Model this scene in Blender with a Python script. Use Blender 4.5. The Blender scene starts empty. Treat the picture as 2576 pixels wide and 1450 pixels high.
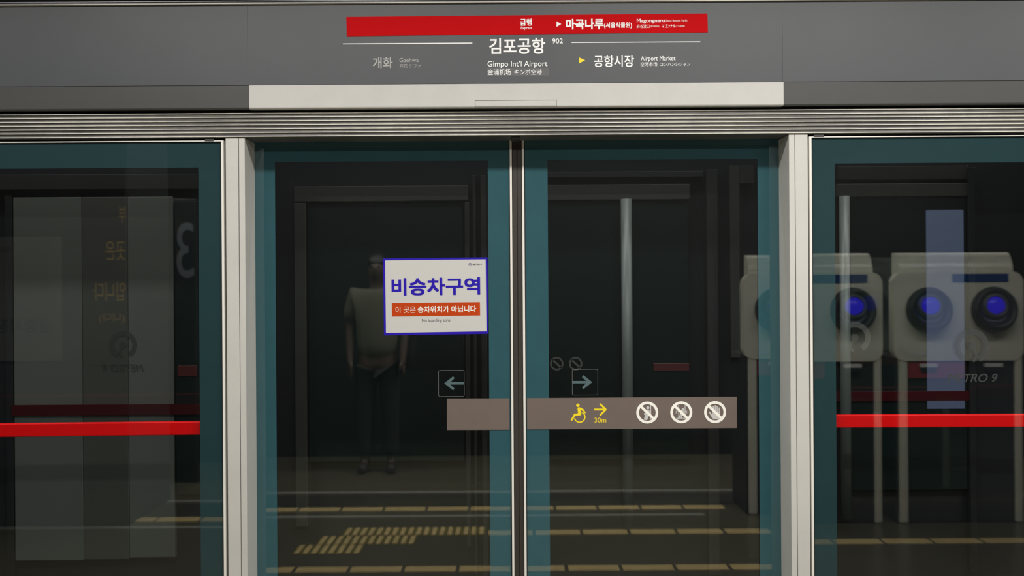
import bpy, bmesh, math, random
from mathutils import Vector, Matrix

SC = bpy.context.scene
COL = SC.collection
random.seed(7)

# ------------------------------------------------------------------ camera
FPX, D, CX, CY, CAMZ, ROLL = 2700.0, 4.0, 1288.0, 725.0, 1.55, 0.0065
cam_d = bpy.data.cameras.new('camera')
cam_d.sensor_fit = 'HORIZONTAL'
cam_d.sensor_width = 36.0
cam_d.lens = 36.0 * FPX / 2576.0
cam_d.dof.use_dof = True
cam_d.dof.focus_distance = 4.05
cam_d.dof.aperture_fstop = 2.6
cam = bpy.data.objects.new('camera', cam_d)
COL.objects.link(cam)
cam.matrix_world = Matrix.Translation((0, -D, CAMZ)) @ Matrix.Rotation(math.pi/2, 4, 'X') @ Matrix.Rotation(-ROLL, 4, 'Z')
SC.camera = cam

# ------------------------------------------------------------------ world, exposure
w = bpy.data.worlds.new('world'); SC.world = w
w.use_nodes = True
w.node_tree.nodes['Background'].inputs[0].default_value = (0.75, 0.8, 1, 1)
w.node_tree.nodes['Background'].inputs[1].default_value = 0.03
SC.view_settings.view_transform = 'Standard'
SC.view_settings.look = 'None'
SC.view_settings.exposure = 0.07
SC.view_settings.gamma = 1.0

# ------------------------------------------------------------------ ceiling lamps (rows along the platform, above the frame)
LAMPS = []                                   # housings are built further down at the same places
for ly, zz, power in ((-1.35, 3.0, 43.0), (-4.2, 3.0, 62.0)):
    for lx, pw in ((-3.3, .52), (-1.1, .86), (1.1, 1.05), (3.3, 1.0)):
        ld = bpy.data.lights.new('tube_light', 'AREA')
        ld.shape = 'RECTANGLE'; ld.size = 2.0; ld.size_y = 0.22
        ld.energy = power * pw
        ld.color = (1.0, 0.972, 0.92)
        lo = bpy.data.objects.new('tube_light', ld)
        COL.objects.link(lo)
        LAMPS.append((lo, lx, ly, zz))

# unseen fill tube added over the track to brighten the train side
TRACK_FILL = []
for lx in (-2.2, 0, 2.2):
    ld = bpy.data.lights.new('track_tube_light', 'AREA'); ld.shape = 'RECTANGLE'; ld.size = 2.0; ld.size_y = .06
    ld.energy = 14.0; ld.color = (1.0, .98, .93)
    lo = bpy.data.objects.new('track_tube_light', ld); COL.objects.link(lo)
    TRACK_FILL.append((lo, lx))

# ------------------------------------------------------------------ helpers
def X(u, d=D): return (u - CX) * d / FPX             # upright picture column -> metres, on a plane d metres from the camera
def Z(v, d=D): return CAMZ - (v - CY) * d / FPX
def flat(x, y):                                      # take the camera's small tilt out of a picture position
    return x - ROLL*(y-CY), y + ROLL*(x-CX)
def P(x, y, d=D):
    u, v = flat(x, y); return X(u, d), Z(v, d)

MATS = {}
def mat(name, col, rough=.5, metal=0., spec=.5, noise=0., nscale=6., emit=None, estr=0., bump=0., bscale=200., stretch=None, coat=0.):
    if name in MATS: return MATS[name]
    m = bpy.data.materials.new(name); m.use_nodes = True
    nt = m.node_tree; b = nt.nodes['Principled BSDF']
    b.inputs['Base Color'].default_value = (*col, 1)
    b.inputs['Roughness'].default_value = rough
    b.inputs['Metallic'].default_value = metal
    b.inputs['Specular IOR Level'].default_value = spec
    b.inputs['Coat Weight'].default_value = coat
    if emit:
        b.inputs['Emission Color'].default_value = (*emit, 1)
        b.inputs['Emission Strength'].default_value = estr
    tc = nt.nodes.new('ShaderNodeTexCoord'); mp = nt.nodes.new('ShaderNodeMapping')
    nt.links.new(tc.outputs['Object'], mp.inputs[0])
    if stretch: mp.inputs['Scale'].default_value = stretch
    if noise:
        n = nt.nodes.new('ShaderNodeTexNoise'); n.inputs['Scale'].default_value = nscale
        n.inputs['Detail'].default_value = 5; n.inputs['Roughness'].default_value = .65
        r = nt.nodes.new('ShaderNodeValToRGB')
        r.color_ramp.elements[0].position = .35; r.color_ramp.elements[1].position = .62
        k = 1 - noise
        r.color_ramp.elements[0].color = (col[0]*k, col[1]*k, col[2]*k, 1)
        r.color_ramp.elements[1].color = (*col, 1)
        nt.links.new(mp.outputs[0], n.inputs['Vector'])
        nt.links.new(n.outputs[0], r.inputs[0]); nt.links.new(r.outputs[0], b.inputs['Base Color'])
    if bump:
        n2 = nt.nodes.new('ShaderNodeTexNoise'); n2.inputs['Scale'].default_value = bscale
        bp = nt.nodes.new('ShaderNodeBump'); bp.inputs['Strength'].default_value = bump; bp.inputs['Distance'].default_value = .002
        nt.links.new(mp.outputs[0], n2.inputs['Vector'])
        nt.links.new(n2.outputs[0], bp.inputs['Height']); nt.links.new(bp.outputs[0], b.inputs['Normal'])
    MATS[name] = m
    return m

def glass_mat(name, f0, tint):
    m = bpy.data.materials.new(name); m.use_nodes = True
    nt = m.node_tree; nt.nodes.clear()
    out = nt.nodes.new('ShaderNodeOutputMaterial'); mix = nt.nodes.new('ShaderNodeMixShader')
    tr = nt.nodes.new('ShaderNodeBsdfTransparent'); tr.inputs[0].default_value = (*tint, 1)
    gl = nt.nodes.new('ShaderNodeBsdfGlossy'); gl.inputs['Roughness'].default_value = 0.0
    gl.inputs[0].default_value = (1, 1, 1, 1)
    lw = nt.nodes.new('ShaderNodeLayerWeight'); lw.inputs[0].default_value = .5
    pw = nt.nodes.new('ShaderNodeMath'); pw.operation = 'POWER'; pw.inputs[1].default_value = 5
    ma = nt.nodes.new('ShaderNodeMath'); ma.operation = 'MULTIPLY_ADD'
    ma.inputs[1].default_value = 1 - f0; ma.inputs[2].default_value = f0
    nt.links.new(lw.outputs['Facing'], pw.inputs[0]); nt.links.new(pw.outputs[0], ma.inputs[0])
    nt.links.new(ma.outputs[0], mix.inputs[0]); nt.links.new(tr.outputs[0], mix.inputs[1]); nt.links.new(gl.outputs[0], mix.inputs[2])
    nt.links.new(mix.outputs[0], out.inputs[0])
    return m

def film_mat(name, col, alpha):
    m = bpy.data.materials.new(name); m.use_nodes = True
    nt = m.node_tree; b = nt.nodes['Principled BSDF']
    b.inputs['Base Color'].default_value = (*col, 1); b.inputs['Roughness'].default_value = .6
    b.inputs['Alpha'].default_value = alpha
    return m

class MB:
    """collects shapes into one mesh"""
    def __init__(self): self.bm = bmesh.new()
    def box(self, x0, x1, y0, y1, z0, z1, bev=0., seg=2):
        b = bmesh.new()
        bmesh.ops.create_cube(b, size=1)
        bmesh.ops.scale(b, vec=(x1-x0, y1-y0, z1-z0), verts=b.verts)
        bmesh.ops.translate(b, vec=((x0+x1)/2, (y0+y1)/2, (z0+z1)/2), verts=b.verts)
        if bev: bmesh.ops.bevel(b, geom=b.edges[:], offset=bev, segments=seg, affect='EDGES', profile=.5)
        self._add(b); return self
    def _add(self, b, M=None):
        me = bpy.data.meshes.new('tmp'); b.to_mesh(me); b.free()
        if M is not None: me.transform(M)
        self.bm.from_mesh(me); bpy.data.meshes.remove(me)
    def prism(self, pts, y0, y1):                     # outline in x,z carried from y0 to y1
        b = bmesh.new()
        f = b.faces.new([b.verts.new((p[0], y0, p[1])) for p in pts])
        r = bmesh.ops.extrude_face_region(b, geom=[f])
        vs = [e for e in r['geom'] if isinstance(e, bmesh.types.BMVert)]
        bmesh.ops.translate(b, vec=(0, y1-y0, 0), verts=vs)
        bmesh.ops.recalc_face_normals(b, faces=b.faces[:])
        self._add(b); return self
    def sweep_x(self, pts, x0, x1):                   # outline in y,z carried along x
        b = bmesh.new()
        f = b.faces.new([b.verts.new((x0, p[0], p[1])) for p in pts])
        r = bmesh.ops.extrude_face_region(b, geom=[f])
        vs = [e for e in r['geom'] if isinstance(e, bmesh.types.BMVert)]
        bmesh.ops.translate(b, vec=(x1-x0, 0, 0), verts=vs)
        bmesh.ops.recalc_face_normals(b, faces=b.faces[:])
        self._add(b); return self
    def ring(self, pts_out, pts_in, y0, y1):          # frame between two outlines with equal point counts
        b = bmesh.new(); n = len(pts_out)
        L = [[b.verts.new((p[0], y, p[1])) for p in pts] for y in (y0, y1) for pts in (pts_out, pts_in)]
        o0, i0, o1, i1 = L
        for k in range(n):
            j = (k+1) % n
            b.faces.new((o0[k], o0[j], i0[j], i0[k])); b.faces.new((o1[k], i1[k], i1[j], o1[j]))
            b.faces.new((o0[k], o1[k], o1[j], o0[j])); b.faces.new((i0[k], i0[j], i1[j], i1[k]))
        bmesh.ops.recalc_face_normals(b, faces=b.faces[:])
        self._add(b); return self
    def frame(self, x0, x1, z0, z1, ix0, ix1, iz0, iz1, y0, y1):
        return self.ring([(x0, z0), (x1, z0), (x1, z1), (x0, z1)], [(ix0, iz0), (ix1, iz0), (ix1, iz1), (ix0, iz1)], y0, y1)
    def lathe(self, prof, M, n=40):                   # (radius, height) turned around local z
        b = bmesh.new(); rows = []
        for r, h in prof:
            rows.append([b.verts.new((r*math.cos(2*math.pi*k/n), r*math.sin(2*math.pi*k/n), h)) for k in range(n)] if r > 1e-6 else [b.verts.new((0, 0, h))])
        for A, B in zip(rows, rows[1:]):
            for k in range(n):
                j = (k+1) % n
                if len(A) == 1 and len(B) == 1: continue
                if len(A) == 1: b.faces.new((A[0], B[j], B[k]))
                elif len(B) == 1: b.faces.new((A[k], A[j], B[0]))
                else: b.faces.new((A[k], A[j], B[j], B[k]))
        bmesh.ops.recalc_face_normals(b, faces=b.faces[:])
        for f in b.faces: f.smooth = True
        self._add(b, M); return self
    def tube(self, p0, p1, r, n=20):
        v = Vector(p1)-Vector(p0); M = Matrix.Translation(p0) @ v.to_track_quat('Z', 'Y').to_matrix().to_4x4()
        return self.lathe([(0, 0), (r, 0), (r, v.length), (0, v.length)], M, n)
    def build(self, name, m, parent=None):
        me = bpy.data.meshes.new(name); self.bm.to_mesh(me); self.bm.free()
        me.materials.append(m)
        o = bpy.data.objects.new(name, me); COL.objects.link(o)
        if parent: o.parent = parent; o.matrix_parent_inverse = parent.matrix_world.inverted()
        return o

def tag(o, label, cat=None, group=None, kind=None):
    o['label'] = label
    if cat: o['category'] = cat
    if group: o['group'] = group
    if kind: o['kind'] = kind
    return o
def empty(name, loc, label, cat, group=None, kind=None):
    o = bpy.data.objects.new(name, None); COL.objects.link(o)
    o.empty_display_size = .1
    o.location = loc; o.matrix_world = Matrix.Translation(loc)
    return tag(o, label, cat, group, kind)

def outline_rect(x0, x1, z0, z1, r, n=6):
    pts = []
    for cx, cz, a0 in ((x1-r, z1-r, 0), (x0+r, z1-r, 90), (x0+r, z0+r, 180), (x1-r, z0+r, 270)):
        for k in range(n+1):
            a = math.radians(a0+90*k/n); pts.append((cx+r*math.cos(a), cz+r*math.sin(a)))
    return pts
def circle(cx, cz, r, n=48): return [(cx+r*math.cos(2*math.pi*k/n), cz+r*math.sin(2*math.pi*k/n)) for k in range(n)]
def bar(a, b, h, round_=True):                         # thick stroke outline between two points, half width h
    a = Vector(a); b = Vector(b); t = (b-a).normalized(); nrm = Vector((-t.y, t.x)); pts = []
    if not round_: return [tuple(a+nrm*h), tuple(a-nrm*h), tuple(b-nrm*h), tuple(b+nrm*h)]
    an = math.atan2(nrm.y, nrm.x)
    for k in range(9): q = an+math.pi*k/8; pts.append((a.x+h*math.cos(q), a.y+h*math.sin(q)))
    for k in range(9): q = an+math.pi+math.pi*k/8; pts.append((b.x+h*math.cos(q), b.y+h*math.sin(q)))
    return pts
def arc(cx, cz, r0, r1, a0, a1, n=36):
    o = [(cx+r1*math.cos(math.radians(a0+(a1-a0)*k/n)), cz+r1*math.sin(math.radians(a0+(a1-a0)*k/n))) for k in range(n+1)]
    i = [(cx+r0*math.cos(math.radians(a0+(a1-a0)*k/n)), cz+r0*math.sin(math.radians(a0+(a1-a0)*k/n))) for k in range(n+1)]
    return o, i
def arc_strip(mb, cx, cz, r0, r1, a0, a1, y0, y1, n=36):
    o, i = arc(cx, cz, r0, r1, a0, a1, n)
    b = bmesh.new()
    V_ = [[b.verts.new((p[0], y, p[1])) for p in pts] for y in (y0, y1) for pts in (o, i)]
    o0, i0, o1, i1 = V_
    for k in range(n):
        b.faces.new((o0[k], o0[k+1], i0[k+1], i0[k])); b.faces.new((o1[k], i1[k], i1[k+1], o1[k+1]))
        b.faces.new((o0[k], o1[k], o1[k+1], o0[k+1])); b.faces.new((i0[k], i0[k+1], i1[k+1], i1[k]))
    for k in (0, n): b.faces.new((o0[k], i0[k], i1[k], o1[k]))
    bmesh.ops.recalc_face_normals(b, faces=b.faces[:])
    mb._add(b)
    return mb

def lettering(body, box, y, m, parent, name='lettering', d=D, weight=0., shear=0., turn=0., mirror=False, space=1.):
    """printed text filled into the picture box (x0,y0,x1,y1) on the upright plane at depth y, turned a little by `turn`"""
    c = bpy.data.curves.new('tmp_text', 'FONT'); c.body = body; c.size = 1; c.shear = shear
    c.space_character = space; c.resolution_u = 5
    t = bpy.data.objects.new('tmp_text', c)
    me = bpy.data.meshes.new_from_object(t)
    bpy.data.objects.remove(t); bpy.data.curves.remove(c)
    xs = [v.co.x for v in me.vertices]; ys = [v.co.y for v in me.vertices]
    mx, my = (min(xs)+max(xs))/2, (min(ys)+max(ys))/2
    sx = (box[2]-box[0])*d/FPX/(max(xs)-min(xs)+2*weight); sy = (box[3]-box[1])*d/FPX/(max(ys)-min(ys)+2*weight)
    if mirror: sx = -sx
    px, pz = P((box[0]+box[2])/2, (box[1]+box[3])/2, d)
    ct, st = math.cos(turn), math.sin(turn)
    for v in me.vertices:
        a, b = (v.co.x-mx)*sx, (v.co.y-my)*sy
        v.co = (px + a*ct - b*st, y, pz + a*st + b*ct)
    if weight > 0:                                    # heavier strokes: the same outline laid over itself all round
        wx, wz = weight*abs(sx), weight*abs(sy)
        bm = bmesh.new()
        for k, (kx, kz) in enumerate(((-1, -1), (-1, 0), (-1, 1), (0, 1), (1, 1), (1, 0), (1, -1), (0, -1))):
            c2 = me.copy()
            c2.transform(Matrix.Translation((wx*kx, -4e-5*k, wz*kz))); bm.from_mesh(c2); bpy.data.meshes.remove(c2)
        bm.to_mesh(me); bm.free()
    for p_ in me.polygons: p_.use_smooth = False
    me.name = name; me.materials.clear(); me.materials.append(m)
    o = bpy.data.objects.new(name, me); COL.objects.link(o)
    if parent: o.parent = parent; o.matrix_parent_inverse = parent.matrix_world.inverted()
    return o

# ------------------------------------------------------------------ materials
M_fascia = mat('fascia_grey_paint', (.061, .066, .075), .42, noise=.06, nscale=3)
M_cover_grey = mat('cover_grey_paint', (.052, .053, .052), .45, noise=.06, nscale=4)
M_cover_white = mat('cover_white_paint', (.535, .53, .512), .4, noise=.05, nscale=9)
M_post = mat('anodised_pale_aluminium', (.58, .57, .54), .42, metal=.0, noise=.05, nscale=5)
M_jamb = mat('anodised_jamb', (.44, .44, .43), .42)
M_strip = mat('bright_aluminium_edge', (.80, .78, .73), .35)
M_rib = mat('ribbed_stainless', (.135, .132, .128), .5, metal=.2, noise=.4, nscale=9, stretch=(.8, 1, 5))
M_lip = mat('worn_rib_edge', (.74, .72, .66), .4, noise=.22, nscale=14)  # lips coloured paler for the light their edges catch
M_black = mat('black_rubber', (.008, .008, .01), .7)
M_seal = mat('brown_rubber_seal', (.033, .027, .022), .55)
M_frit_door = mat('teal_painted_glass_border', (.036, .112, .138), .6, spec=.1, noise=.06, nscale=9)
M_frit_fixed = mat('dark_teal_painted_glass_border', (.019, .050, .058), .6, spec=.1, noise=.06, nscale=9)
M_glass = glass_mat('coated_glass', .068, (.93, .97, .965))
M_red_bar = mat('red_bar_paint', (.85, .001, .003), .35, spec=.25)
M_red_strip = mat('red_sign_film', (.56, .005, .008), .6, spec=.04)
M_white_ink = mat('white_ink', (.95, .95, .95), .5)
M_grey_ink = mat('grey_ink', (.40, .40, .39), .5)
M_yellow_ink = mat('yellow_ink', (.93, .72, .01), .5)
M_patch = mat('grey_film', (.095, .095, .100), .4)
M_paper = mat('white_sticker_paper', (.58, .575, .56), .45)
M_blue_ink = mat('blue_ink', (.020, .006, .40), .5, spec=.2)
M_orange_ink = mat('orange_ink', (.50, .050, .002), .5, spec=.2)
M_pale_ink = mat('pale_ink', (.86, .80, .76), .45)
M_dark_ink = mat('dark_ink', (.06, .06, .07), .5)
M_logo_ink = mat('logo_ink', (.09, .08, .22), .5)
M_brown = mat('brown_film', (.158, .122, .106), .5, noise=.05, nscale=14)
M_icon_grey = mat('icon_grey_ink', (.58, .58, .57), .5)
M_cream_ink = mat('cream_ink', (.95, .93, .87), .5)
M_arrow_film = film_mat('arrow_film', (.09, .15, .165), .85)
M_line_film = film_mat('line_film', (.30, .31, .31), .6)
M_logo_film = film_mat('logo_film', (.075, .082, .082), .28)
M_metal_dark = mat('dark_metal', (.05, .05, .05), .4, metal=.3)
M_alu_top = mat('top_aluminium', (.22, .22, .235), .35, metal=.3)

XL, XR = -3.2, 3.2                                    # how far the screen wall runs to either side

# ------------------------------------------------------------------ header: top trim, fascia, covers, ribbed beam
t1 = MB()
t1.box(XL, XR, -.035, .05, Z(9.2), Z(3.2), .0006, 1)
t1.box(XL, XR, -.042, .05, Z(6.6), Z(5.0), .0004, 1)
o = t1.build('trim_1', M_alu_top); tag(o, 'thin aluminium extrusion along the top of the grey header', 'trim', kind='structure')
t2 = MB().box(XL, XR, -.044, .05, Z(13), Z(11.2), .0006, 1)
tag(t2.build('trim_2', M_strip), 'bright metal lip right above the grey header panels', 'trim', kind='structure')
t3 = MB().box(XL, XR, -.03, .06, Z(-40), Z(-5.5), .002)
tag(t3.build('trim_3', M_alu_top), 'grey strip at the very top left corner above the header', 'trim', kind='structure')
wb = MB().box(XL, XR, .06, .12, Z(275), Z(-60))
tag(wb.build('wall_header', M_black), 'dark recess behind the header panels', 'wall', kind='structure')

seamL, seamR = X(632), X(1967)
for nm, x0, x1, lab in (('left', XL, seamL-.00012, 'plain dark grey header panel left of the station name'),
                        ('mid', seamL+.00012, seamR-.00012, 'grey header panel carrying the station names in white lettering'),
                        ('right', seamR+.00012, XR, 'plain grey header panel right of the station name')):
    f = MB().box(x0, x1, -.03, .02, Z(214.2), Z(13.2), .0003, 1).build('header_panel', M_fascia)
    tag(f, lab, 'panel', 'header panels')
    if nm == 'mid': FASC = f
YF = -.0306
# printing on the middle panel
def line_px(mb, xa, ya, xb, yb, h, y0=YF, d=D):
    mb.prism(bar(P(xa, ya, d), P(xb, yb, d), h*d/FPX, False), y0, y0+.0004)
L = lambda *a, **k: lettering(*a, y=YF, parent=FASC, **k)
lettering('김포공항', (1231, 100.5, 1371, 140.5), YF, M_white_ink, FASC, 'station_name', weight=.016)
lettering('902', (1388.5, 102, 1415, 114.2), YF, M_white_ink, FASC, 'station_number', weight=.006)
lettering('Gimpo Int’l Airport', (1227, 157.5, 1376.5, 176), YF, M_white_ink, FASC, 'station_name', weight=.004)
pp = MB(); 
a, b = P(1225, 175.5), P(1381, 194.5)
pp.box(a[0], b[0], YF-.0003, YF+.0005, b[1]-.0005, a[1]-.0005)
patch = pp.build('correction_patch', M_patch, FASC); tag(patch, 'slightly lighter grey correction patch')
lettering('金浦机场', (1227, 178.2, 1285, 193.2), YF-.0006, M_white_ink, patch, 'station_name')
lettering('キンポ空港', (1294, 178.8, 1362.5, 192.3), YF-.0006, M_white_ink, patch, 'station_name')
lettering('개화', (940.5, 148, 990, 177), YF, M_grey_ink, FASC, 'previous_station', weight=.016)
lettering('Gaehwa', (1007, 150.3, 1054.8, 160.8), YF, M_grey_ink, FASC, 'previous_station')
lettering('开花 ケファ', (1007.5, 165, 1060, 175.2), YF, M_grey_ink, FASC, 'previous_station')
lettering('공항시장', (1492.5, 143.3, 1592.5, 173), YF, M_white_ink, FASC, 'next_station', weight=.014)
lettering('Airport Market', (1609.5, 145.5, 1696, 160.3), YF, M_white_ink, FASC, 'next_station', weight=.004)
lettering('空港市场', (1609, 160.6, 1650.5, 171), YF, M_white_ink, FASC, 'next_station')
lettering('コンハンシジャン', (1658, 161.5, 1733, 170.8), YF, M_white_ink, FASC, 'next_station')
mb = MB(); line_px(mb, 866, 115.3, 1189, 113.2, 1.1); mb.build('printed_rule', M_white_ink, FASC)
mb = MB(); line_px(mb, 1436.5, 111.7, 1758, 110.1, 1.1); mb.build('printed_rule', M_white_ink, FASC)
MB().prism([P(1455.8, 149), P(1455.8, 163.6), P(1470.6, 156)], YF, YF+.0004).build('direction_arrow', M_yellow_ink, FASC)

# red express strip stuck over the panel
ca, cb, cc_, cd = P(874.4, 48), P(1775.6, 39.4), P(1777, 86.4), P(875.6, 96)
rs = MB().prism([ca, cb, cc_, cd], -.0315, -.0304).build('express_sign_strip', M_red_strip)
tag(rs, 'long red express sign strip with white lettering across the header', 'sign')
YR = -.0319; TR = .003
lettering('급행', (1308, 52.2, 1338, 70.2), YR, M_white_ink, rs, 'lettering', weight=.03, turn=TR)
lettering('Express', (1310, 72.4, 1338, 81), YR, M_white_ink, rs, 'lettering', turn=TR, weight=.01)
MB().prism([P(1399.2, 59.3), P(1399.2, 73), P(1411, 66)], YR, YR+.0003).build('direction_arrow', M_white_ink, rs)
lettering('마곡나루', (1422.4, 52.6, 1516.6, 79.4), YR, M_white_ink, rs, 'lettering', weight=.032, turn=TR)
lettering('(서울식물원)', (1517.5, 61.5, 1587.5, 77.5), YR, M_white_ink, rs, 'lettering', weight=.024, turn=TR)
lettering('Magongnaru', (1599.4, 52.2, 1669, 64.6), YR, M_white_ink, rs, 'lettering', weight=.012, turn=TR)
lettering('(Seoul Botanic Park)', (1669.6, 54.3, 1725, 61.3), YR, M_pale_ink, rs, 'lettering', turn=TR)
lettering('麻谷渡口', (1599, 66.8, 1631, 76.2), YR, M_pale_ink, rs, 'lettering', turn=TR)
lettering('(首尔植物园)', (1633, 69.3, 1655.5, 74.8), YR, M_pale_ink, rs, 'lettering', turn=TR)
lettering('マゴンナル', (1662, 66.3, 1696, 75.2), YR, M_white_ink, rs, 'lettering', turn=TR, weight=.01)
lettering('(ソウル植物園)', (1697, 69, 1719, 73.6), YR, M_pale_ink, rs, 'lettering', turn=TR)

# lower covers with a rolled bottom edge
def cover(x0, x1, m, yf=-.034):
    z1, z0, r = Z(215.4), Z(273.6), .006
    pts = [(.02, z1), (yf, z1)] + [(yf + r - r*math.cos(math.radians(a)), z0 + r - r*math.sin(math.radians(a))) for a in range(0, 91, 10)] + [(.02, z0)]
    return MB().sweep_x(pts, x0, x1).build('cover_panel', m)
cL, cR = X(635.2), X(1968.6)
tag(cover(XL, cL-.0008, M_cover_grey, -.031), 'low dark grey cover panel left of the white one', 'panel', 'cover panels')
CW = cover(cL, cR, M_cover_white); tag(CW, 'long white cover panel above the sliding doors', 'panel', 'cover panels')
tag(cover(cR+.0008, XR, M_cover_grey, -.031), 'low dark grey cover panel right of the white one', 'panel', 'cover panels')
hx0, hx1, hz0, hz1 = X(1200), X(1401.5), Z(273.0), Z(257.5)
MB().frame(hx0-.0016, hx1+.0016, hz0, hz1+.0016, hx0, hx1, hz0+.0002, hz1, -.0346, -.0338).build('hatch_gap', M_dark_ink, CW)
zz1, zz0, r = hz1-.0004, hz0, .006
pts = [(-.02, zz1), (-.0352, zz1)] + [(-.0352 + r - r*math.cos(math.radians(a)), zz0 + r - r*math.sin(math.radians(a))) for a in range(0, 91, 10)] + [(-.02, zz0)]
MB().sweep_x(pts, hx0, hx1).build('access_hatch', M_cover_white, CW)

# ribbed beam
pts = [(.135, Z(281)), (.0, Z(280)), (0, Z(341.6)), (.135, Z(341.6))]
rb = MB().sweep_x(pts, XL, XR).build('ribbed_beam', M_rib)
tag(rb, 'stained ribbed metal beam running over all the glass', 'beam')
for k in range(7):
    zc = Z(281.4 + 9.66*k); h = .0021
    MB().sweep_x([(.001, zc+h), (-.0076, zc+h-.0008), (-.0084, zc+.0004), (-.0082, zc-h+.0004), (-.0074, zc-h), (.001, zc-h)], XL, XR).build('rib', M_lip, rb)
gp = MB().box(XL, XR, .012, .06, Z(281.0)+.0005, Z(272)).build('trim_4', M_black); tag(gp, 'black shadow gap between cover panels and ribbed beam', 'trim', kind='structure')

# ------------------------------------------------------------------ door posts
ZB, ZT = 0.0, Z(342.3)
DY = .15
def post(outer, seam, inner, label):
    p = empty('door_post', (X((outer+inner)/2), .07, 0), label, 'post', 'door posts')
    xo, xs, xi = X(outer), X(seam), X(inner)
    s = 1 if inner > outer else -1
    g = .0011*s
    a = sorted((xo, xs-g)); b = sorted((xs+g, xi))
    MB().box(a[0], a[1], 0, DY-.02, ZB, ZT, .0012).build('outer_profile', M_post, p)
    MB().box(b[0], b[1], 0, DY+.006, ZB, ZT, .0012).build('inner_profile', M_post, p)
    c = sorted((xs-g*1.2, xs+g*1.2))
    MB().box(c[0], c[1], .006, DY-.02, ZB, ZT).build('joint_line', M_dark_ink, p)
    return p
post(569.7, 602.2, 617.8, 'pale metal door post left of the sliding doors')
post(2034.2, 2002.0, 1987.0, 'pale metal door post right of the sliding doors')

# ------------------------------------------------------------------ fixed glass panels (windows)
DW = 4.003                                             # distance of their front face
def fixed(n, ua, ub, fa, fb, vtop, strip_side, label):
    y0 = DW - D
    w_ = empty('window_%d' % n, (X((ua+ub)/2, DW), y0, 0), label, 'glass panel', kind='structure')
    zt, zb = Z(351.3, DW), .10
    xa, xb = X(ua, DW), X(ub, DW)
    fw = .0083
    MB().frame(xa, xb, zb-.03, Z(348.8, DW), xa+fw, xb-fw, zb, zt, y0-.003, y0+.045).build('window_frame', M_strip, w_)
    MB().frame(xa+fw, xb-fw, zb, zt, xa+fw+.004, xb-fw-.004, zb+.004, zt-.0012, y0+.001, y0+.03).build('gasket', M_black, w_)
    gx0, gx1, gz0, gz1 = xa+fw+.004, xb-fw-.004, zb+.004, zt-.0012
    MB().frame(gx0, gx1, gz0, gz1, X(fa, DW), X(fb, DW), zb+.3, Z(vtop, DW), y0+.0068, y0+.0078).build('painted_border', M_frit_fixed, w_)
    MB().box(gx0, gx1, y0+.006, y0+.016, gz0, gz1).build('glass_pane', M_glass, w_)
    return w_
fixed(1, -860, 564.8, -780, 499.5, 416, 1, 'tall fixed glass panel with dark teal border left of the doors')
fixed(2, 2037.5, 3430, 2103, 3350, 416.5, -1, 'tall fixed glass panel with dark teal border right of the doors')
for xa, xb, lab in ((X(564.8), X(569.7), 'black gap between left glass panel and left post'), (X(2034.2), X(2037.5), 'black gap between right post and right glass panel')):
    n_ = 5 if xa < 0 else 6
    o = MB().box(xa, xb, .03, .05, 0, ZT).build('trim_%d' % n_, M_black); tag(o, lab, 'trim', kind='structure')
for n_, xa, xb in ((7, XL, X(569.7)), (8, X(2034.2), XR)):
    o = MB().box(xa, xb, .035, .055, Z(351, 4.03), ZT+.002).build('trim_%d' % n_, M_black)
    tag(o, 'black gap between the ribbed beam and the %s glass panel' % ('left' if n_ == 7 else 'right'), 'trim', kind='structure')

for xs_, lab in (((516, 538), 'left'), ((2046, 2072), 'right')):
    a_, b_ = P(xs_[0], 350 if lab == 'left' else 339.5, DW), P(xs_[1], 355.5 if lab == 'left' else 345, DW)
    hg = MB().box(a_[0], b_[0], -.0015, .02, b_[1], a_[1], .001).build('panel_hinge', M_metal_dark); tag(hg, 'small dark hinge at the top corner of the %s glass panel' % lab, 'hinge', 'panel hinges')

# red push bars behind the fixed glass
for ua, va, ub, vb, h, lab in ((-780, 1079.3, 560, 1073.0, 33.6, 'bright red push bar behind the left glass panel'),
                               (2045, 1066.2, 3350, 1069.0, 32.0, 'bright red push bar behind the right glass panel')):
    d = 4.04; hh = h*d/FPX
    xa, xb = X(ua, d), X(ub, d); za, zb = Z(va, d), Z(vb, d)
    b = MB().box(-(xb-xa)/2, (xb-xa)/2, 0, .028, -hh/2, hh/2, .004, 3).build('push_bar', M_red_bar)
    b.location = ((xa+xb)/2, d-D, (za+zb)/2); b.rotation_euler = (0, -math.atan2(zb-za, xb-xa), 0)
    tag(b, lab, 'bar', 'red push bars')

# operator film on the right panel
def logo(mb, cx, cz, r, y0, y1, s=1):
    arc_strip(mb, cx, cz, r*.66, r, -62 if s > 0 else -58, 238 if s > 0 else 242, y0, y1, 40)
    mb.prism(circle(cx, cz, r*.24, 24), y0-.0002, y1)
    arc_strip(mb, cx-.12*r*s, cz-.52*r, r*.30, r*.46, 60 if s > 0 else 120, -62 if s > 0 else 242, y0, y1, 14)
    return mb
YG = DW - D + .0052
for dx, lab in ((0, 'faint grey operator emblem and METRO 9 lettering on right glass panel'),):
    cx, cz = P(2446+dx, 872, DW)
    lg = logo(MB(), cx, cz, 44*DW/FPX, YG, YG+.0004).build('operator_decal', M_logo_film); tag(lg, lab, 'decal')
    lettering('METRO 9', (2385+dx, 941, 2511+dx, 962.5), YG, M_logo_film, lg, 'lettering', d=DW, weight=.012, shear=.28)

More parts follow.
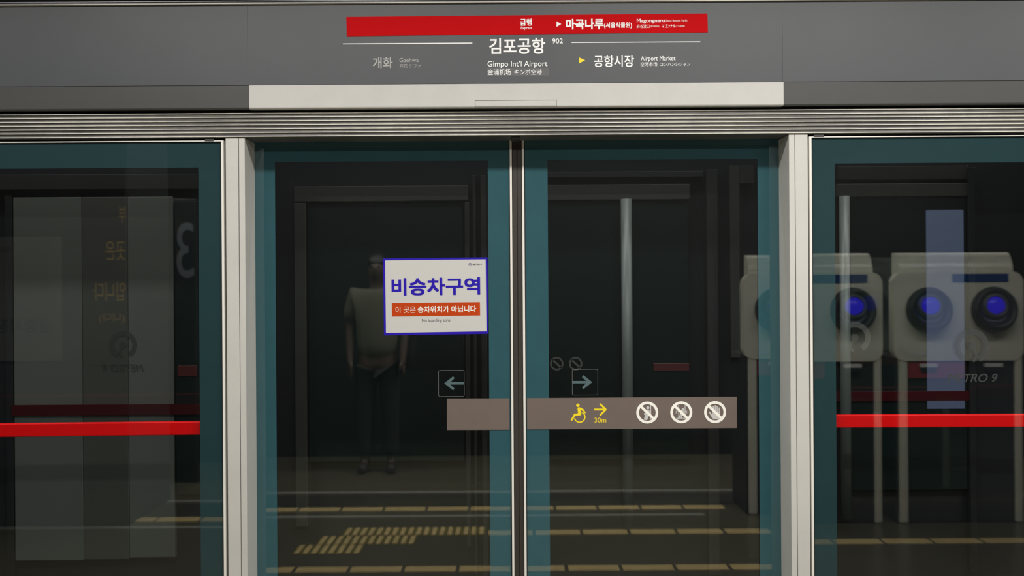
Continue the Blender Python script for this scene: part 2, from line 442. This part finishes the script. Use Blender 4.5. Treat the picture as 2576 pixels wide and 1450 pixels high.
# ------------------------------------------------------------------ sliding doors
DD = D + DY
def leaf(n, ua, ub, fa, fb, meet, label):
    d_ = empty('door_%d' % n, (X((ua+ub)/2, DD), DY, 0), label, 'sliding door', kind='structure')
    xa, xb = X(ua, DD), X(ub, DD); zt, zb = Z(300, DD), .02
    MB().box(xa, xb, DY+.006, DY+.016, zb, zt).build('glass_pane', M_glass, d_)
    MB().frame(xa, xb, zb, zt, X(fa, DD), X(fb, DD), .22, Z(403.5, DD), DY+.0068, DY+.0078).build('painted_border', M_frit_door, d_)
    s0, s1, r0, r1, k0, k1 = meet
    MB().box(X(s0, DD), X(s1, DD), DY-.002, DY+.03, zb, zt, .0008, 1).build('edge_strip', M_strip, d_)
    MB().box(X(r0, DD), X(r1, DD), DY+.004, DY+.03, zb, zt, .003, 2).build('rubber_seal', M_seal, d_)
    MB().box(X(k0, DD), X(k1, DD), DY+.005, DY+.02, zb, zt).build('gasket', M_black, d_)
    return d_
leaf(1, 610, 1282.0, 692.5, 1229.0, (1284.2, 1289.6, 1289.6, 1302.3, 1282.0, 1284.2), 'left sliding glass door leaf with teal border, bearing the no boarding notice')
leaf(2, 1322.6, 1990, 1379.5, 1908.5, (1314.8, 1320.4, 1302.5, 1314.8, 1320.4, 1322.6), 'right sliding glass door leaf with teal border, bearing the safety pictograms')
ds = MB().prism([(X(1299)+.017*math.cos(math.radians(a)), Z(341.8)+.0075*math.sin(math.radians(a))) for a in range(180, 361, 15)], .02, .12).build('door_stop', M_metal_dark)
tag(ds, 'small rounded door stop under the beam where the leaves meet', 'door stop')

# brown film strips
YD = DY + .0056
def film(pts, name, m, label, cat, group=None):
    q = [P(x, y, DD) for x, y in pts]
    o = MB().prism(q, YD-.0006, YD).build(name, m); tag(o, label, cat, group); return o
film([(1124, 1003.6), (1281.8, 1003.2), (1282.3, 1082.3), (1124, 1082.8)], 'brown_film_strip', M_brown, 'plain brown film strip on the left sliding door', 'decal', 'brown film strips')
BS = film([(1325.6, 1002.6), (1854, 999.1), (1854.5, 1077.6), (1326.2, 1081.6)], 'brown_film_strip', M_brown, 'brown film strip with wheelchair and prohibition pictograms', 'decal', 'brown film strips')
YI = YD - .0010
def conv(ox, oy, k): return lambda x, y: P(ox + x/k, oy + y/k, DD)
q5 = conv(1380, 980, 5.152); q8 = conv(1560, 1000, 8.5867)
u5, u8 = DD/FPX/5.152, DD/FPX/8.5867
def strokes(segs, q, u, y, name, m, parent, rnd=True, extra=()):
    mb = MB(); k = 0
    for s in segs:
        for a_, b_ in zip(s[0], s[0][1:]):
            mb.prism(bar(q(*a_), q(*b_), s[1]*u, rnd), y - .00002*k, y + .0003); k += 1
    for e in extra: mb.prism(e, y - .00002*k, y + .0003); k += 1
    return mb.build(name, m, parent)
# wheelchair mark
wc = MB()
for k, (a_, b_, h) in enumerate((((396, 256), (406, 318), 21), ((408, 250), (446, 270), 13), ((446, 270), (474, 304), 9), ((410, 324), (340, 334), 16), ((340, 334), (300, 399), 12))):
    wc.prism(bar(q5(*a_), q5(*b_), h*u5), YI-.00003*k, YI+.0003)
c_ = q5(381, 210); wc.prism(circle(c_[0], c_[1], 22.5*u5, 32), YI, YI+.0003)
c_ = q5(404, 362); arc_strip(wc, c_[0], c_[1], 60*u5, 76*u5, 62, -167, YI-.0002, YI+.0003)
wc.build('wheelchair_pictogram', M_yellow_ink, BS)
ya = MB()
for k, (a_, b_) in enumerate((((592, 264), (742, 264)), ((667, 191), (746, 266)), ((667, 341), (746, 262)))):
    ya.prism(bar(q5(*a_), q5(*b_), 11.5*u5, False), YI-.00003*k, YI+.0003)
ya.build('direction_arrow', M_yellow_ink, BS)
lettering('30m', (1495.7, 1051.8, 1525.2, 1064.2), YI, M_yellow_ink, BS, 'distance_lettering', d=DD)
def prohibition(cx, cy):
    c_ = q8(cx, cy); mb = MB()
    mb.ring(circle(c_[0], c_[1], 238*u8, 64), circle(c_[0], c_[1], 180*u8, 64), YI-.0004, YI)
    mb.prism(bar(q8(cx-148, cy-142), q8(cx+138, cy+132), 28*u8, False), YI-.0005, YI)
    return mb.build('prohibition_ring', M_cream_ink, BS)
r1 = prohibition(590, 335); r2 = prohibition(1325, 330); r3 = prohibition(2056, 325)
c_ = q8(602, 230)
strokes([([(608, 312), (600, 368)], 37), ([(588, 332), (535, 364)], 20), ([(664, 172), (664, 480)], 10)], q8, u8, YI, 'leaning_figure', M_icon_grey, r1,
        extra=[circle(c_[0], c_[1], 35*u8, 28), [q8(548, 372), q8(634, 384), q8(618, 420), q8(585, 502), q8(513, 487)]])
c_ = q8(1356, 258)
strokes([([(1268, 175), (1268, 440)], 8), ([(1406, 185), (1406, 400)], 8), ([(1350, 302), (1318, 365)], 26), ([(1335, 292), (1258, 312)], 12), ([(1360, 308), (1398, 325), (1412, 292)], 10),
         ([(1308, 375), (1290, 425), (1262, 458)], 13), ([(1332, 380), (1324, 448)], 13), ([(1222, 457), (1430, 457)], 8),
         ([(1175, 323), (1230, 323)], 5), ([(1210, 298), (1233, 323), (1210, 349)], 6), ([(1482, 323), (1428, 323)], 5), ([(1448, 298), (1425, 323), (1448, 349)], 6)],
        q8, u8, YI, 'trapped_figure', M_icon_grey, r2, extra=[circle(c_[0], c_[1], 24*u8, 24)])
strokes([([(2017, 208), (2017, 350)], 16), ([(2060, 188), (2060, 350)], 14), ([(2101, 206), (2101, 350)], 14), ([(2146, 236), (2146, 380)], 14), ([(1942, 332), (2006, 440)], 18)],
        q8, u8, YI, 'hand_figure', M_icon_grey, r3, extra=[[q8(2001, 330), q8(2160, 330), q8(2168, 450), q8(2140, 482), q8(2020, 482), q8(1992, 445)]])

# arrow films on the glass
def arrow_decal(bx, shaft, head, label):
    o = MB()
    a_, b_ = P(bx[0], bx[1], DD), P(bx[2], bx[3], DD); lw = .0011; r = .006
    o.ring(outline_rect(a_[0], b_[0], b_[1], a_[1], r), outline_rect(a_[0]+lw, b_[0]-lw, b_[1]+lw, a_[1]-lw, r-lw), YD-.0004, YD)
    bx_o = o.build('arrow_decal', M_line_film); tag(bx_o, label, 'decal', 'arrow decals on the doors')
    m_ = MB(); q = [P(x, y, DD) for x, y in head]
    m_.prism(q, YD-.0004, YD)
    m_.build('arrow', M_arrow_film, bx_o)
def arrow_shape(xt, xs, yc, s):                        # chevron arrow outline: tip x, shaft end x, s=-1 points left
    h = 3.0
    return [(xt, yc), (xt-s*22.5, yc-17.8), (xt-s*26, yc-12.8), (xt-s*15.5, yc-h), (xs, yc-h), (xs, yc+h), (xt-s*15.5, yc+h), (xt-s*26, yc+12.8), (xt-s*22.5, yc+17.8)]
arrow_decal((1102.5, 932.5, 1168.3, 998.5), None, arrow_shape(1117.2, 1167.8, 965.3, -1), 'square arrow decal pointing left on the left sliding door')
arrow_decal((1439.2, 929.7, 1504.6, 995.0), None, arrow_shape(1490.2, 1440.0, 962.4, 1), 'square arrow decal pointing right on the right sliding door')

# notice sticker
corners = [(963.3, 650.5), (1226.2, 647.8), (1228.2, 840.3), (965.6, 844.5)]
def inset(c, l, t, r_, b_): return [(c[0][0]+l, c[0][1]+t), (c[1][0]-r_, c[1][1]+t), (c[2][0]-r_, c[2][1]-b_), (c[3][0]+l, c[3][1]-b_)]
NS = MB().prism([P(x, y, DD) for x, y in corners], YD-.0008, YD).build('notice_sticker', M_blue_ink)
tag(NS, 'white no boarding zone notice with blue border on left door glass', 'sign')
MB().prism([P(x, y, DD) for x, y in inset(corners, 5.0, 5.0, 4.6, 6.2)], YD-.0011, YD-.0007).build('notice_paper', M_paper, NS)
YN = YD - .0016; TN = .0055
lettering('비승차구역', (984.7, 699, 1207.8, 743), YN, M_blue_ink, NS, 'notice_heading', d=DD, weight=.027, turn=TN)
ob = MB().prism([P(985.2, 762.9, DD), P(1207.3, 760.7, DD), P(1207.8, 794.2, DD), P(985.6, 797, DD)], YD-.0014, YD-.001).build('orange_band', M_orange_ink, NS)
lettering('이 곳은', (994.7, 771.3, 1045.2, 787.8), YN-.0002, M_pale_ink, ob, 'notice_lettering', d=DD, turn=TN, weight=-.004)
lettering('승차위치가 아닙니다', (1050.5, 769.8, 1198, 787), YN-.0002, M_pale_ink, ob, 'notice_lettering', d=DD, turn=TN, weight=.022)
lettering('No boarding zone', (1061.5, 802.3, 1132.6, 812.2), YN, M_dark_ink, NS, 'notice_lettering', d=DD, turn=TN)
cx, cz = P(1182.4, 665.7, DD)
logo(MB(), cx, cz, 3.9*DD/FPX, YN, YN+.0003).build('operator_emblem', M_logo_ink, NS)
lettering('METRO 9', (1188.5, 663.4, 1212, 668.4), YN, M_dark_ink, NS, 'notice_lettering', d=DD, shear=.28, turn=TN, weight=.01)

# ------------------------------------------------------------------ train standing behind the glass
TY = .60; DT = D + TY
M_car = mat('train_skin', (.012, .012, .014), .06, spec=.25)
M_car_pale = mat('train_pale_panel', (.074, .076, .071), .05)
M_car_mid = mat('train_mid_panel', (.050, .049, .045), .05)
M_car_trim = mat('train_trim', (.030, .029, .027), .15)
M_car_dim = mat('train_dim_trim', (.020, .019, .020), .15)
M_car_glass = mat('train_window_glass', (.006, .010, .010), .02, spec=.3)
M_pole = mat('train_pole', (.085, .092, .09), .4)
M_screen = mat('lit_blue_screen', (.02, .02, .03), .3, emit=(.26, .34, .60), estr=.13)
tr = empty('train_car', (0, TY, 0), 'dark train car standing behind the platform glass doors', 'train')
def car(name, m, u0, u1, v0, v1, out=.0, th=.03, d=DT, bev=.003):
    return MB().box(X(u0, d), X(u1, d), TY-out, TY+th, Z(v1, d), Z(v0, d), bev).build(name, m, tr)
MB().box(-4.5, 4.5, TY+.03, TY+.08, -.4, 3.0).build('body_side', M_car, tr)
car('body_panel', M_car_pale, 34, 206, 489, 1404); car('body_panel', M_car_mid, 206.6, 321, 489, 1402); car('body_panel', M_car_pale, 321.6, 436, 489, 1398)
car('cant_rail', M_car_dim, -100, 500, 432, 470, .01); car('window_frame', M_car, 12, 31, 440, 1450)
car('side_window', M_car_glass, 440, 505, 500, 1240)
# left doorway
car('door_lintel', M_car_trim, 742, 1180, 466, 505, .01); car('door_edge', M_car_trim, 742, 771, 508, 1322, .01)
car('door_window', M_car_glass, 776, 1166, 512, 1160); car('door_edge', M_car_dim, 1170, 1182, 508, 1375, .01)
car('door_edge', M_car_dim, 1190, 1198, 440, 1450); car('window_frame', M_car_dim, 1210, 1224, 440, 1450)
# right doorway
car('cant_rail', M_car_dim, 1380, 1770, 433, 448, .0); car('door_lintel', M_car_trim, 1372, 1736, 466, 505, .01); car('door_window', M_car_glass, 1380, 1732, 510, 1160)
car('door_edge', M_car_dim, 1778, 1806, 430, 1450, .01)
MB().tube((X(1575, DT), TY-.028, Z(1322, DT)), (X(1575, DT), TY-.028, Z(504, DT)), .0235).build('hand_pole', M_pole, tr)
car('window_frame', M_car_trim, 1838, 1862, 420, 905, .0); car('body_panel', M_car_dim, 1862, 1900, 420, 466)
# right window
car('cant_rail', M_car_dim, 2110, 2438, 424, 458); car('window_frame', M_car_trim, 2106, 2446, 468, 501, .005); car('side_window', M_car_glass, 2140, 2432, 505, 1240)
MB().tube((X(2122, DT), TY-.02, Z(1308, DT)), (X(2122, DT), TY-.02, Z(500, DT)), .022).build('hand_pole', M_pole, tr)
sc = car('information_screen', M_screen, 2330, 2424, 536, 1036, .008); tag(sc, 'faintly lit bluish screen')
car('window_frame', M_car, 2434, 2450, 430, 1450, .02)
M_bar_ghost = mat('train_red_stripe', (.034, .003, .005), .1)  # dim reflection of the push bars, painted onto the train side
car('side_stripe', M_bar_ghost, 30, 506, 1011, 1038, .012, bev=.001); car('side_stripe', M_bar_ghost, 2100, 2436, 991, 1015, .012, bev=.001)
M_redghost = mat('train_red_label', (.05, .007, .008), .3)  # blurred red reflections painted as flat patches on the train
car('red_label', M_redghost, 1642, 1732, 917, 936, .004, bev=.001); car('red_label', M_redghost, 446, 494, 915, 942, .004, bev=.001)
M_dimring = mat('train_pictogram', (.07, .07, .066), .4)
for px in (1400.5, 1448):
    x_, z_ = P(px, 915.5, DT); k_ = DT/FPX
    pr = MB().ring(circle(x_, z_, 17*k_, 32), circle(x_, z_, 12.5*k_, 32), TY-.003, TY)
    pr.prism(bar((x_-11*k_, z_+10*k_), (x_+11*k_, z_-10*k_), 2.6*k_, False), TY-.003, TY)
    pr.build('window_pictogram', M_dimring, tr)
M_emb = mat('train_dark_emblem', (.022, .022, .021), .5); M_emb2 = mat('train_pale_emblem', (.055, .056, .05), .5)  # mirrored emblem reflections painted onto the train panels
for ex, ey, er, m_ in ((310, 868, 35, M_emb), (2150, 850, 40, M_emb2)):
    x_, z_ = P(ex, ey, DT); logo(MB(), x_, z_, er*DT/FPX, TY-.0014, TY-.0006, -1).build('side_emblem', m_, tr)
lettering('METRO 9', (258, 917, 362, 936), TY-.0012, M_emb, tr, 'side_lettering', d=DT, mirror=True, shear=.28, weight=.01)  # reflected lettering painted in reverse
th_ = empty('track_lamp', (0, .3, 2.8), 'slim tube lamp over the track between screen wall and train', 'lamp')
MB().box(-3.3, 3.3, .25, .35, 2.76, 2.82, .01).build('housing', M_alu_top, th_)
for lo, lx in TRACK_FILL:
    lo.location = (lx, .3, 2.75); lo.parent = th_; lo.matrix_parent_inverse = th_.matrix_world.inverted()

# ------------------------------------------------------------------ platform behind the camera, seen in the glass
M_floor = mat('platform_granite', (.145, .132, .088), .3, noise=.25, nscale=60)
M_floor_dark = mat('dark_floor_band', (.07, .068, .055), .3, noise=.2, nscale=60)
M_wall = mat('rear_wall_dark', (.012, .0115, .011), .6)
M_ceil = mat('ceiling_dark', (.5, .5, .5), .7)  # made pale so it bounces lamp light onto the upper glass
M_tact = mat('tactile_yellow', (.92, .70, .32), .25)
fl = MB().box(-7, 7, -5.6, .05, -.1, 0).build('floor', M_floor); tag(fl, 'polished platform floor mirrored low in the glass', 'floor', kind='structure')
tb = MB().box(-7, 7, .05, TY+.02, -.6, -.4).build('trim_9', M_black); tag(tb, 'track bed under the train', 'trim', kind='structure')
wl = MB().box(-7, 7, -5.75, -5.6, -.1, 3.4).build('wall_back', M_wall); tag(wl, 'dark far wall of the platform mirrored in the glass', 'wall', kind='structure')
ce = MB().box(-7, 7, -5.75, -.2, 3.15, 3.25).build('ceiling', M_ceil); tag(ce, 'dark platform ceiling over the camera', 'ceiling', kind='structure')
M_house = mat('lamp_housing', (.5, .5, .5), .5)
for lo, lx, ly, zz in LAMPS:
    h = empty('ceiling_lamp', (lx, ly, zz+.15), 'long tube lamp recessed in the platform ceiling above the %s' % ('door side' if ly > -2 else 'rear side'), 'lamp', 'platform ceiling lamps')
    hb = MB()
    hb.box(lx-1.05, lx+1.05, ly-.15, ly+.15, zz+.06, zz+.15, .01)
    hb.build('housing', M_house, h)
    lo.location = (lx, ly, zz+.02); lo.parent = h; lo.matrix_parent_inverse = h.matrix_world.inverted()

# floor markings
def slab_row(yc, xs, wd, lab, m, grp):
    o = MB()
    for x0, x1 in xs: o.box(x0, x1, yc-wd/2, yc+wd/2, -.002, .004, .0015, 1)
    return tag(o.build('tactile_strip', m), lab, 'floor marking', grp)
def dashes(x0, x1, st=.3, gap=.02):
    r_ = []; x = x0
    while x < x1: r_.append((x, x+st-gap)); x += st
    return r_
slab_row(-1.60, dashes(-4.2, 4.2), .115, 'yellow tactile strip nearest the doors, mirrored at the bottom edge', M_tact, 'yellow tactile strips')
slab_row(-2.47, dashes(-.16, 4.2), .115, 'yellow tactile strip starting beside the ribbed paving, second from bottom', M_tact, 'yellow tactile strips')
slab_row(-3.22, dashes(-4.2, 1.35), .12, 'yellow tactile strip farthest from the doors, mirrored highest', M_tact, 'yellow tactile strips')
M_groove = mat('grey_groove', (.42, .42, .38), .3)
slab_row(-2.98, [(-4, 1.3)], .05, 'thin pale floor line just in front of the farthest yellow strip', M_groove, 'pale floor lines')
slab_row(-3.85, [(-4, 4)], .05, 'thin pale floor line behind the farthest yellow strip', M_groove, 'pale floor lines')
bd = MB().box(-5, 5, -3.75, -3.32, -.003, .002).build('floor_band', M_floor_dark); tag(bd, 'dark stone band across the platform floor', 'floor marking')
M_tile = mat('tactile_tile_olive', (.22, .18, .05), .4)
for yc, x0, n, lab in ((-2.06, -1.30, 8, 'front row of ribbed yellow paving, shortest of the three'), (-2.29, -1.20, 12, 'middle row of ribbed yellow paving'), (-2.52, -1.08, 18, 'rear row of ribbed yellow paving, longest of the three')):
    o = MB().box(x0, x0+n*.05, yc-.11, yc+.11, -.002, .002).build('ribbed_paving', M_tile); tag(o, lab, 'tactile paving', 'ribbed yellow paving rows')
    rb_ = MB()
    for k in range(n): rb_.box(x0+.012+k*.05, x0+.040+k*.05, yc-.10, yc+.10, .001, .006, .002, 1)
    rb_.build('raised_bars', M_tact, o)

# two drinks-style dispensers facing the doors
M_disp = mat('dispenser_white', (.85, .84, .72), .35)
M_disp_lid = mat('dispenser_lid', (.84, .83, .70), .15)
M_disp_dark = mat('dispenser_dark_front', (.03, .03, .032), .4)
M_ring = mat('dial_grey', (.10, .105, .115), .35)
M_ring_dark = mat('dial_dark', (.03, .03, .034), .35)
M_led = mat('dial_blue_light', (.02, .02, .2), .3, emit=(.035, .012, 1.0), estr=1.5)
M_lbl = mat('dispenser_blue_label', (.015, .07, .24), .4)
M_plate = mat('dispenser_plate', (.85, .83, .8), .3)
M_plate_red = mat('dispenser_red_plate', (.40, .03, .05), .4)
def dispenser(x0, label):
    k = 6.99/2700; yf = -2.95
    t = empty('dispenser', (x0+.42, yf-.25, 0), label, 'dispenser', 'white dispensers mirrored in the glass')
    W = 326*k; f = lambda u: x0+u*k; zz = lambda v: 1.55-(v-725)*k
    MB().prism(outline_rect(f(0), f(326), zz(915), zz(692), .07, 8), yf-.09, yf).build('upper_body', M_disp, t)
    MB().box(f(8), f(318), yf-.5, yf-.03, .0, zz(905), .01).box(f(50), f(276), yf-.5, yf-.08, zz(906), zz(700), .01).build('cabinet', M_disp_dark, t)
    MB().box(f(14), f(36), yf-.10, yf-.005, .0, zz(905), .012).build('side_frame', M_disp, t)
    MB().box(f(306), f(324), yf-.10, yf-.005, .0, zz(905), .012).build('side_frame', M_disp, t)
    lid = [(yf-.15, zz(698))] + [(yf-.02-.10*(1-math.cos(math.radians(a))), zz(698)+.145*math.sin(math.radians(a))*1.0) for a in range(0, 91, 10)] + [(yf-.15, zz(642))]
    MB().sweep_x(lid, f(16), f(304)).build('lid', M_disp_lid, t)
    lb = MB().box(f(147), f(288), yf-.002, yf+.004, zz(718), zz(697)).build('label_plate', M_lbl, t)
    for u in (88, 251):
        c = (f(u), yf, zz(787))
        dm = Matrix.Translation(c) @ Matrix.Rotation(-math.pi/2+.16, 4, 'X')
        dl = MB().lathe([(0.150, -.02), (.150, .02), (.135, .055), (.118, .06), (.105, .045), (.098, .02), (.09, .012)], dm).build('dial', M_ring_dark, t)
        MB().lathe([(.092, .012), (.085, .035), (.07, .05), (.062, .048), (.06, .03)], Matrix.Translation((0, 0, .02)) @ dm).build('dial_rim', M_ring, dl)
        MB().lathe([(0, .034), (.061, .034), (.061, .028)], Matrix.Translation((0, 0, .03)) @ dm).build('dial_light', M_led, dl)
        MB().box(f(u-22), f(u+22), yf-.03, yf+.004, zz(931), zz(922), .002).build('coin_plate', M_plate, t)
        MB().box(f(u-19), f(u+19), yf-.03, yf-.0, zz(942), zz(932), .002).build('coin_slot', M_black, t)
    MB().box(f(42), f(96), yf-.002, yf+.002, zz(903), zz(893)).build('notice_plate', M_plate, t)
    MB().box(f(38), f(180), yf-.03, yf-.012, zz(958), zz(908)).build('red_plate', M_plate_red, t)
    return t
dispenser((2246-1288)*6.99/2700, 'white twin dial dispenser mirrored at the right picture edge')
dispenser((1892-1288)*6.99/2700, 'white twin dial dispenser mirrored behind the right door post')

# column with station board, banner and number sign, mirrored in the left panel
M_col = mat('column_cladding', (.035, .035, .036), .5)
M_board = mat('station_board', (.16, .16, .15), .5)
col_y = -3.05; dv = 4.003+.02-col_y; 
col = MB().box(-4.6, X(322, dv), -3.9, col_y, 0, 3.15, .01).build('wall_column', M_col); tag(col, 'dark clad platform column mirrored in the left glass panel', 'column', kind='structure')
def mir(name, m, x0, y0, x1, y1, th, label, cat):
    a_, b_ = P(x0, y0, dv), P(x1, y1, dv)
    o = MB().box(a_[0], b_[0], col_y, col_y+th, b_[1], a_[1], .003).build(name, m); tag(o, label, cat); return o
bo = mir('station_board', M_board, -60, 598, 158, 908, .02, 'pale station name board mirrored at the left picture edge', 'sign')
lettering('공항시장', (-8, 802, 132, 838), col_y+.0215, M_dark_ink, bo, 'board_lettering', d=dv, mirror=True, weight=.012)
lettering('902', (-30, 622, 30, 638), col_y+.0215, M_dark_ink, bo, 'board_lettering', d=dv, mirror=True, weight=.01)
bn = mir('wall_banner', M_disp_dark, 208, 430, 321, 916, .02, 'dark banner with yellow lettering mirrored in the left panel', 'banner')
M_dull = mat('dull_yellow_ink', (.75, .45, .08), .5)
lettering('부', (301, 520, 319, 562), col_y+.0215, M_dull, bn, 'banner_lettering', d=dv, mirror=True)
lettering('곳은', (268, 608, 318, 655), col_y+.0215, M_dull, bn, 'banner_lettering', d=dv, mirror=True)
lettering('입니다', (238, 710, 318, 757), col_y+.0215, M_dull, bn, 'banner_lettering', d=dv, mirror=True)
lettering('(니다)', (252, 788, 316, 814), col_y+.0215, M_dull, bn, 'banner_lettering', d=dv, mirror=True)
# hanging number sign further right
dn = 4.003+.02+4.6
a_, b_ = P(432, 500, dn), P(494, 905, dn)
ns = MB().box(a_[0], b_[0], -4.68, -4.6, .0, a_[1], .01).build('number_sign', M_disp_dark); tag(ns, 'dark sign totem with a pale figure 3 mirrored in the left panel', 'sign')
lettering('3', (444, 560, 488, 700), -4.5975, mat('dim_white_ink', (.20, .21, .24), .5), ns, 'sign_figure', d=dn, mirror=True)

# ------------------------------------------------------------------ person standing on the platform, mirrored in the left door
def skinned(name, verts, edges, radii, m, parent, sub=2, root=0):
    me = bpy.data.meshes.new(name); me.from_pydata(verts, edges, []); me.update()
    o = bpy.data.objects.new(name, me); COL.objects.link(o)
    bm = bmesh.new(); bm.from_mesh(me); ly = bm.verts.layers.skin.verify()
    for i, v in enumerate(bm.verts):
        r = radii[i]; v[ly].radius = r if isinstance(r, tuple) else (r, r); v[ly].use_root = (i == root)
    bm.to_mesh(me); bm.free()
    sk = o.modifiers.new('skin', 'SKIN'); sk.use_smooth_shade = True
    sb = o.modifiers.new('sub', 'SUBSURF'); sb.levels = sub; sb.render_levels = sub
    ev = o.evaluated_get(bpy.context.evaluated_depsgraph_get())
    m2 = bpy.data.meshes.new_from_object(ev); m2.name = name
    o.modifiers.clear(); o.data = m2; bpy.data.meshes.remove(me)
    m2.materials.clear(); m2.materials.append(m)
    if parent: o.parent = parent
    return o
M_skin = mat('skin', (.11, .07, .055), .5)
M_shirt = mat('pale_shirt', (.15, .148, .105), .8)
M_trouser = mat('dark_trousers', (.03, .03, .035), .8)
M_hair = mat('dark_hair', (.012, .010, .010), .5)
M_shoe = mat('pale_shoes', (.06, .06, .055), .5)
per = bpy.data.objects.new('person', None); COL.objects.link(per)
tag(per, 'person in a pale shirt and dark trousers mirrored faintly in the left door', 'person')
V = [(0, 0, 1.0), (0, -.01, 1.18), (0, -.01, 1.38), (0, 0, 1.53), (0, .01, 1.60), (0, .02, 1.68), (0, .02, 1.78)]
E_ = [(0, 1), (1, 2), (2, 3), (3, 4), (4, 5), (5, 6)]
R_ = [(.155, .11), (.145, .10), (.165, .11), (.085, .07), .056, (.078, .095), (.074, .088)]
for s in (-1, 1):
    i = len(V)
    V += [(.19*s, 0, 1.50), (.235*s, -.02, 1.24), (.225*s, .06, 1.0), (.222*s, .085, .93)]
    R_ += [.062, .045, .036, (.036, .020)]
    E_ += [(2, i), (i, i+1), (i+1, i+2), (i+2, i+3)]
    for k, (dx, dl) in enumerate(((-.03, .085), (-.01, .10), (.01, .095), (.03, .075))):
        j = len(V)
        V += [(.222*s+dx*.35, .088+dx*.8, .885), (.220*s+dx*.4, .095+dx*.9, .885-dl*.55), (.216*s+dx*.4, .088+dx*.85, .885-dl)]
        R_ += [.011, .009, .0075]; E_ += [(i+3, j), (j, j+1), (j+1, j+2)]
    j = len(V); V += [(.205*s, .128, .905), (.203*s, .138, .865)]; R_ += [.011, .009]; E_ += [(i+3, j), (j, j+1)]
    i = len(V)
    V += [(.095*s, 0, .90), (.105*s, .015, .50), (.11*s, -.01, .10), (.115*s, .05, .04), (.12*s, .15, .03)]
    R_ += [.10, .062, .042, .042, .034]
    E_ += [(0, i), (i, i+1), (i+1, i+2), (i+2, i+3), (i+3, i+4)]
body = skinned('body', V, E_, R_, M_skin, per)
for s in (-1, 1):
    fc = MB().lathe([(0, .012), (.008, .009), (.012, 0)], Matrix.Translation((.031*s, .107, 1.735)) @ Matrix.Rotation(-math.pi/2, 4, 'X'), 12)
    fc.build('eye', M_hair, per)
skinned('shirt', [(0, 0, .93), (0, -.005, 1.12), (0, -.01, 1.38), (0, 0, 1.53), (.195, 0, 1.505), (.24, -.01, 1.27), (-.195, 0, 1.505), (-.24, -.01, 1.27)],
        [(0, 1), (1, 2), (2, 3), (2, 4), (4, 5), (2, 6), (6, 7)], [(.20, .145), (.185, .13), (.195, .135), (.10, .085), .08, .066, .08, .066], M_shirt, per)
for s in (-1, 1):
    skinned('shoe', [(.115*s, -.03, .045), (.118*s, .06, .045), (.122*s, .17, .035)], [(0, 1), (1, 2)], [.046, .05, .04], M_shoe, per)
skinned('trousers', [(0, 0, .99), (.098, 0, .86), (.107, .012, .5), (.112, -.005, .12), (-.098, 0, .86), (-.107, .012, .5), (-.112, -.005, .12)],
        [(0, 1), (1, 2), (2, 3), (0, 4), (4, 5), (5, 6)], [(.165, .125), .115, .082, .07, .115, .082, .07], M_trouser, per)
skinned('hair', [(0, -.03, 1.70), (0, -.015, 1.80), (0, .03, 1.83)], [(0, 1), (1, 2)], [(.085, .075), (.09, .10), (.075, .07)], M_hair, per)
per.location = ((948-1288)*9.1/2700, -4.8, 0)
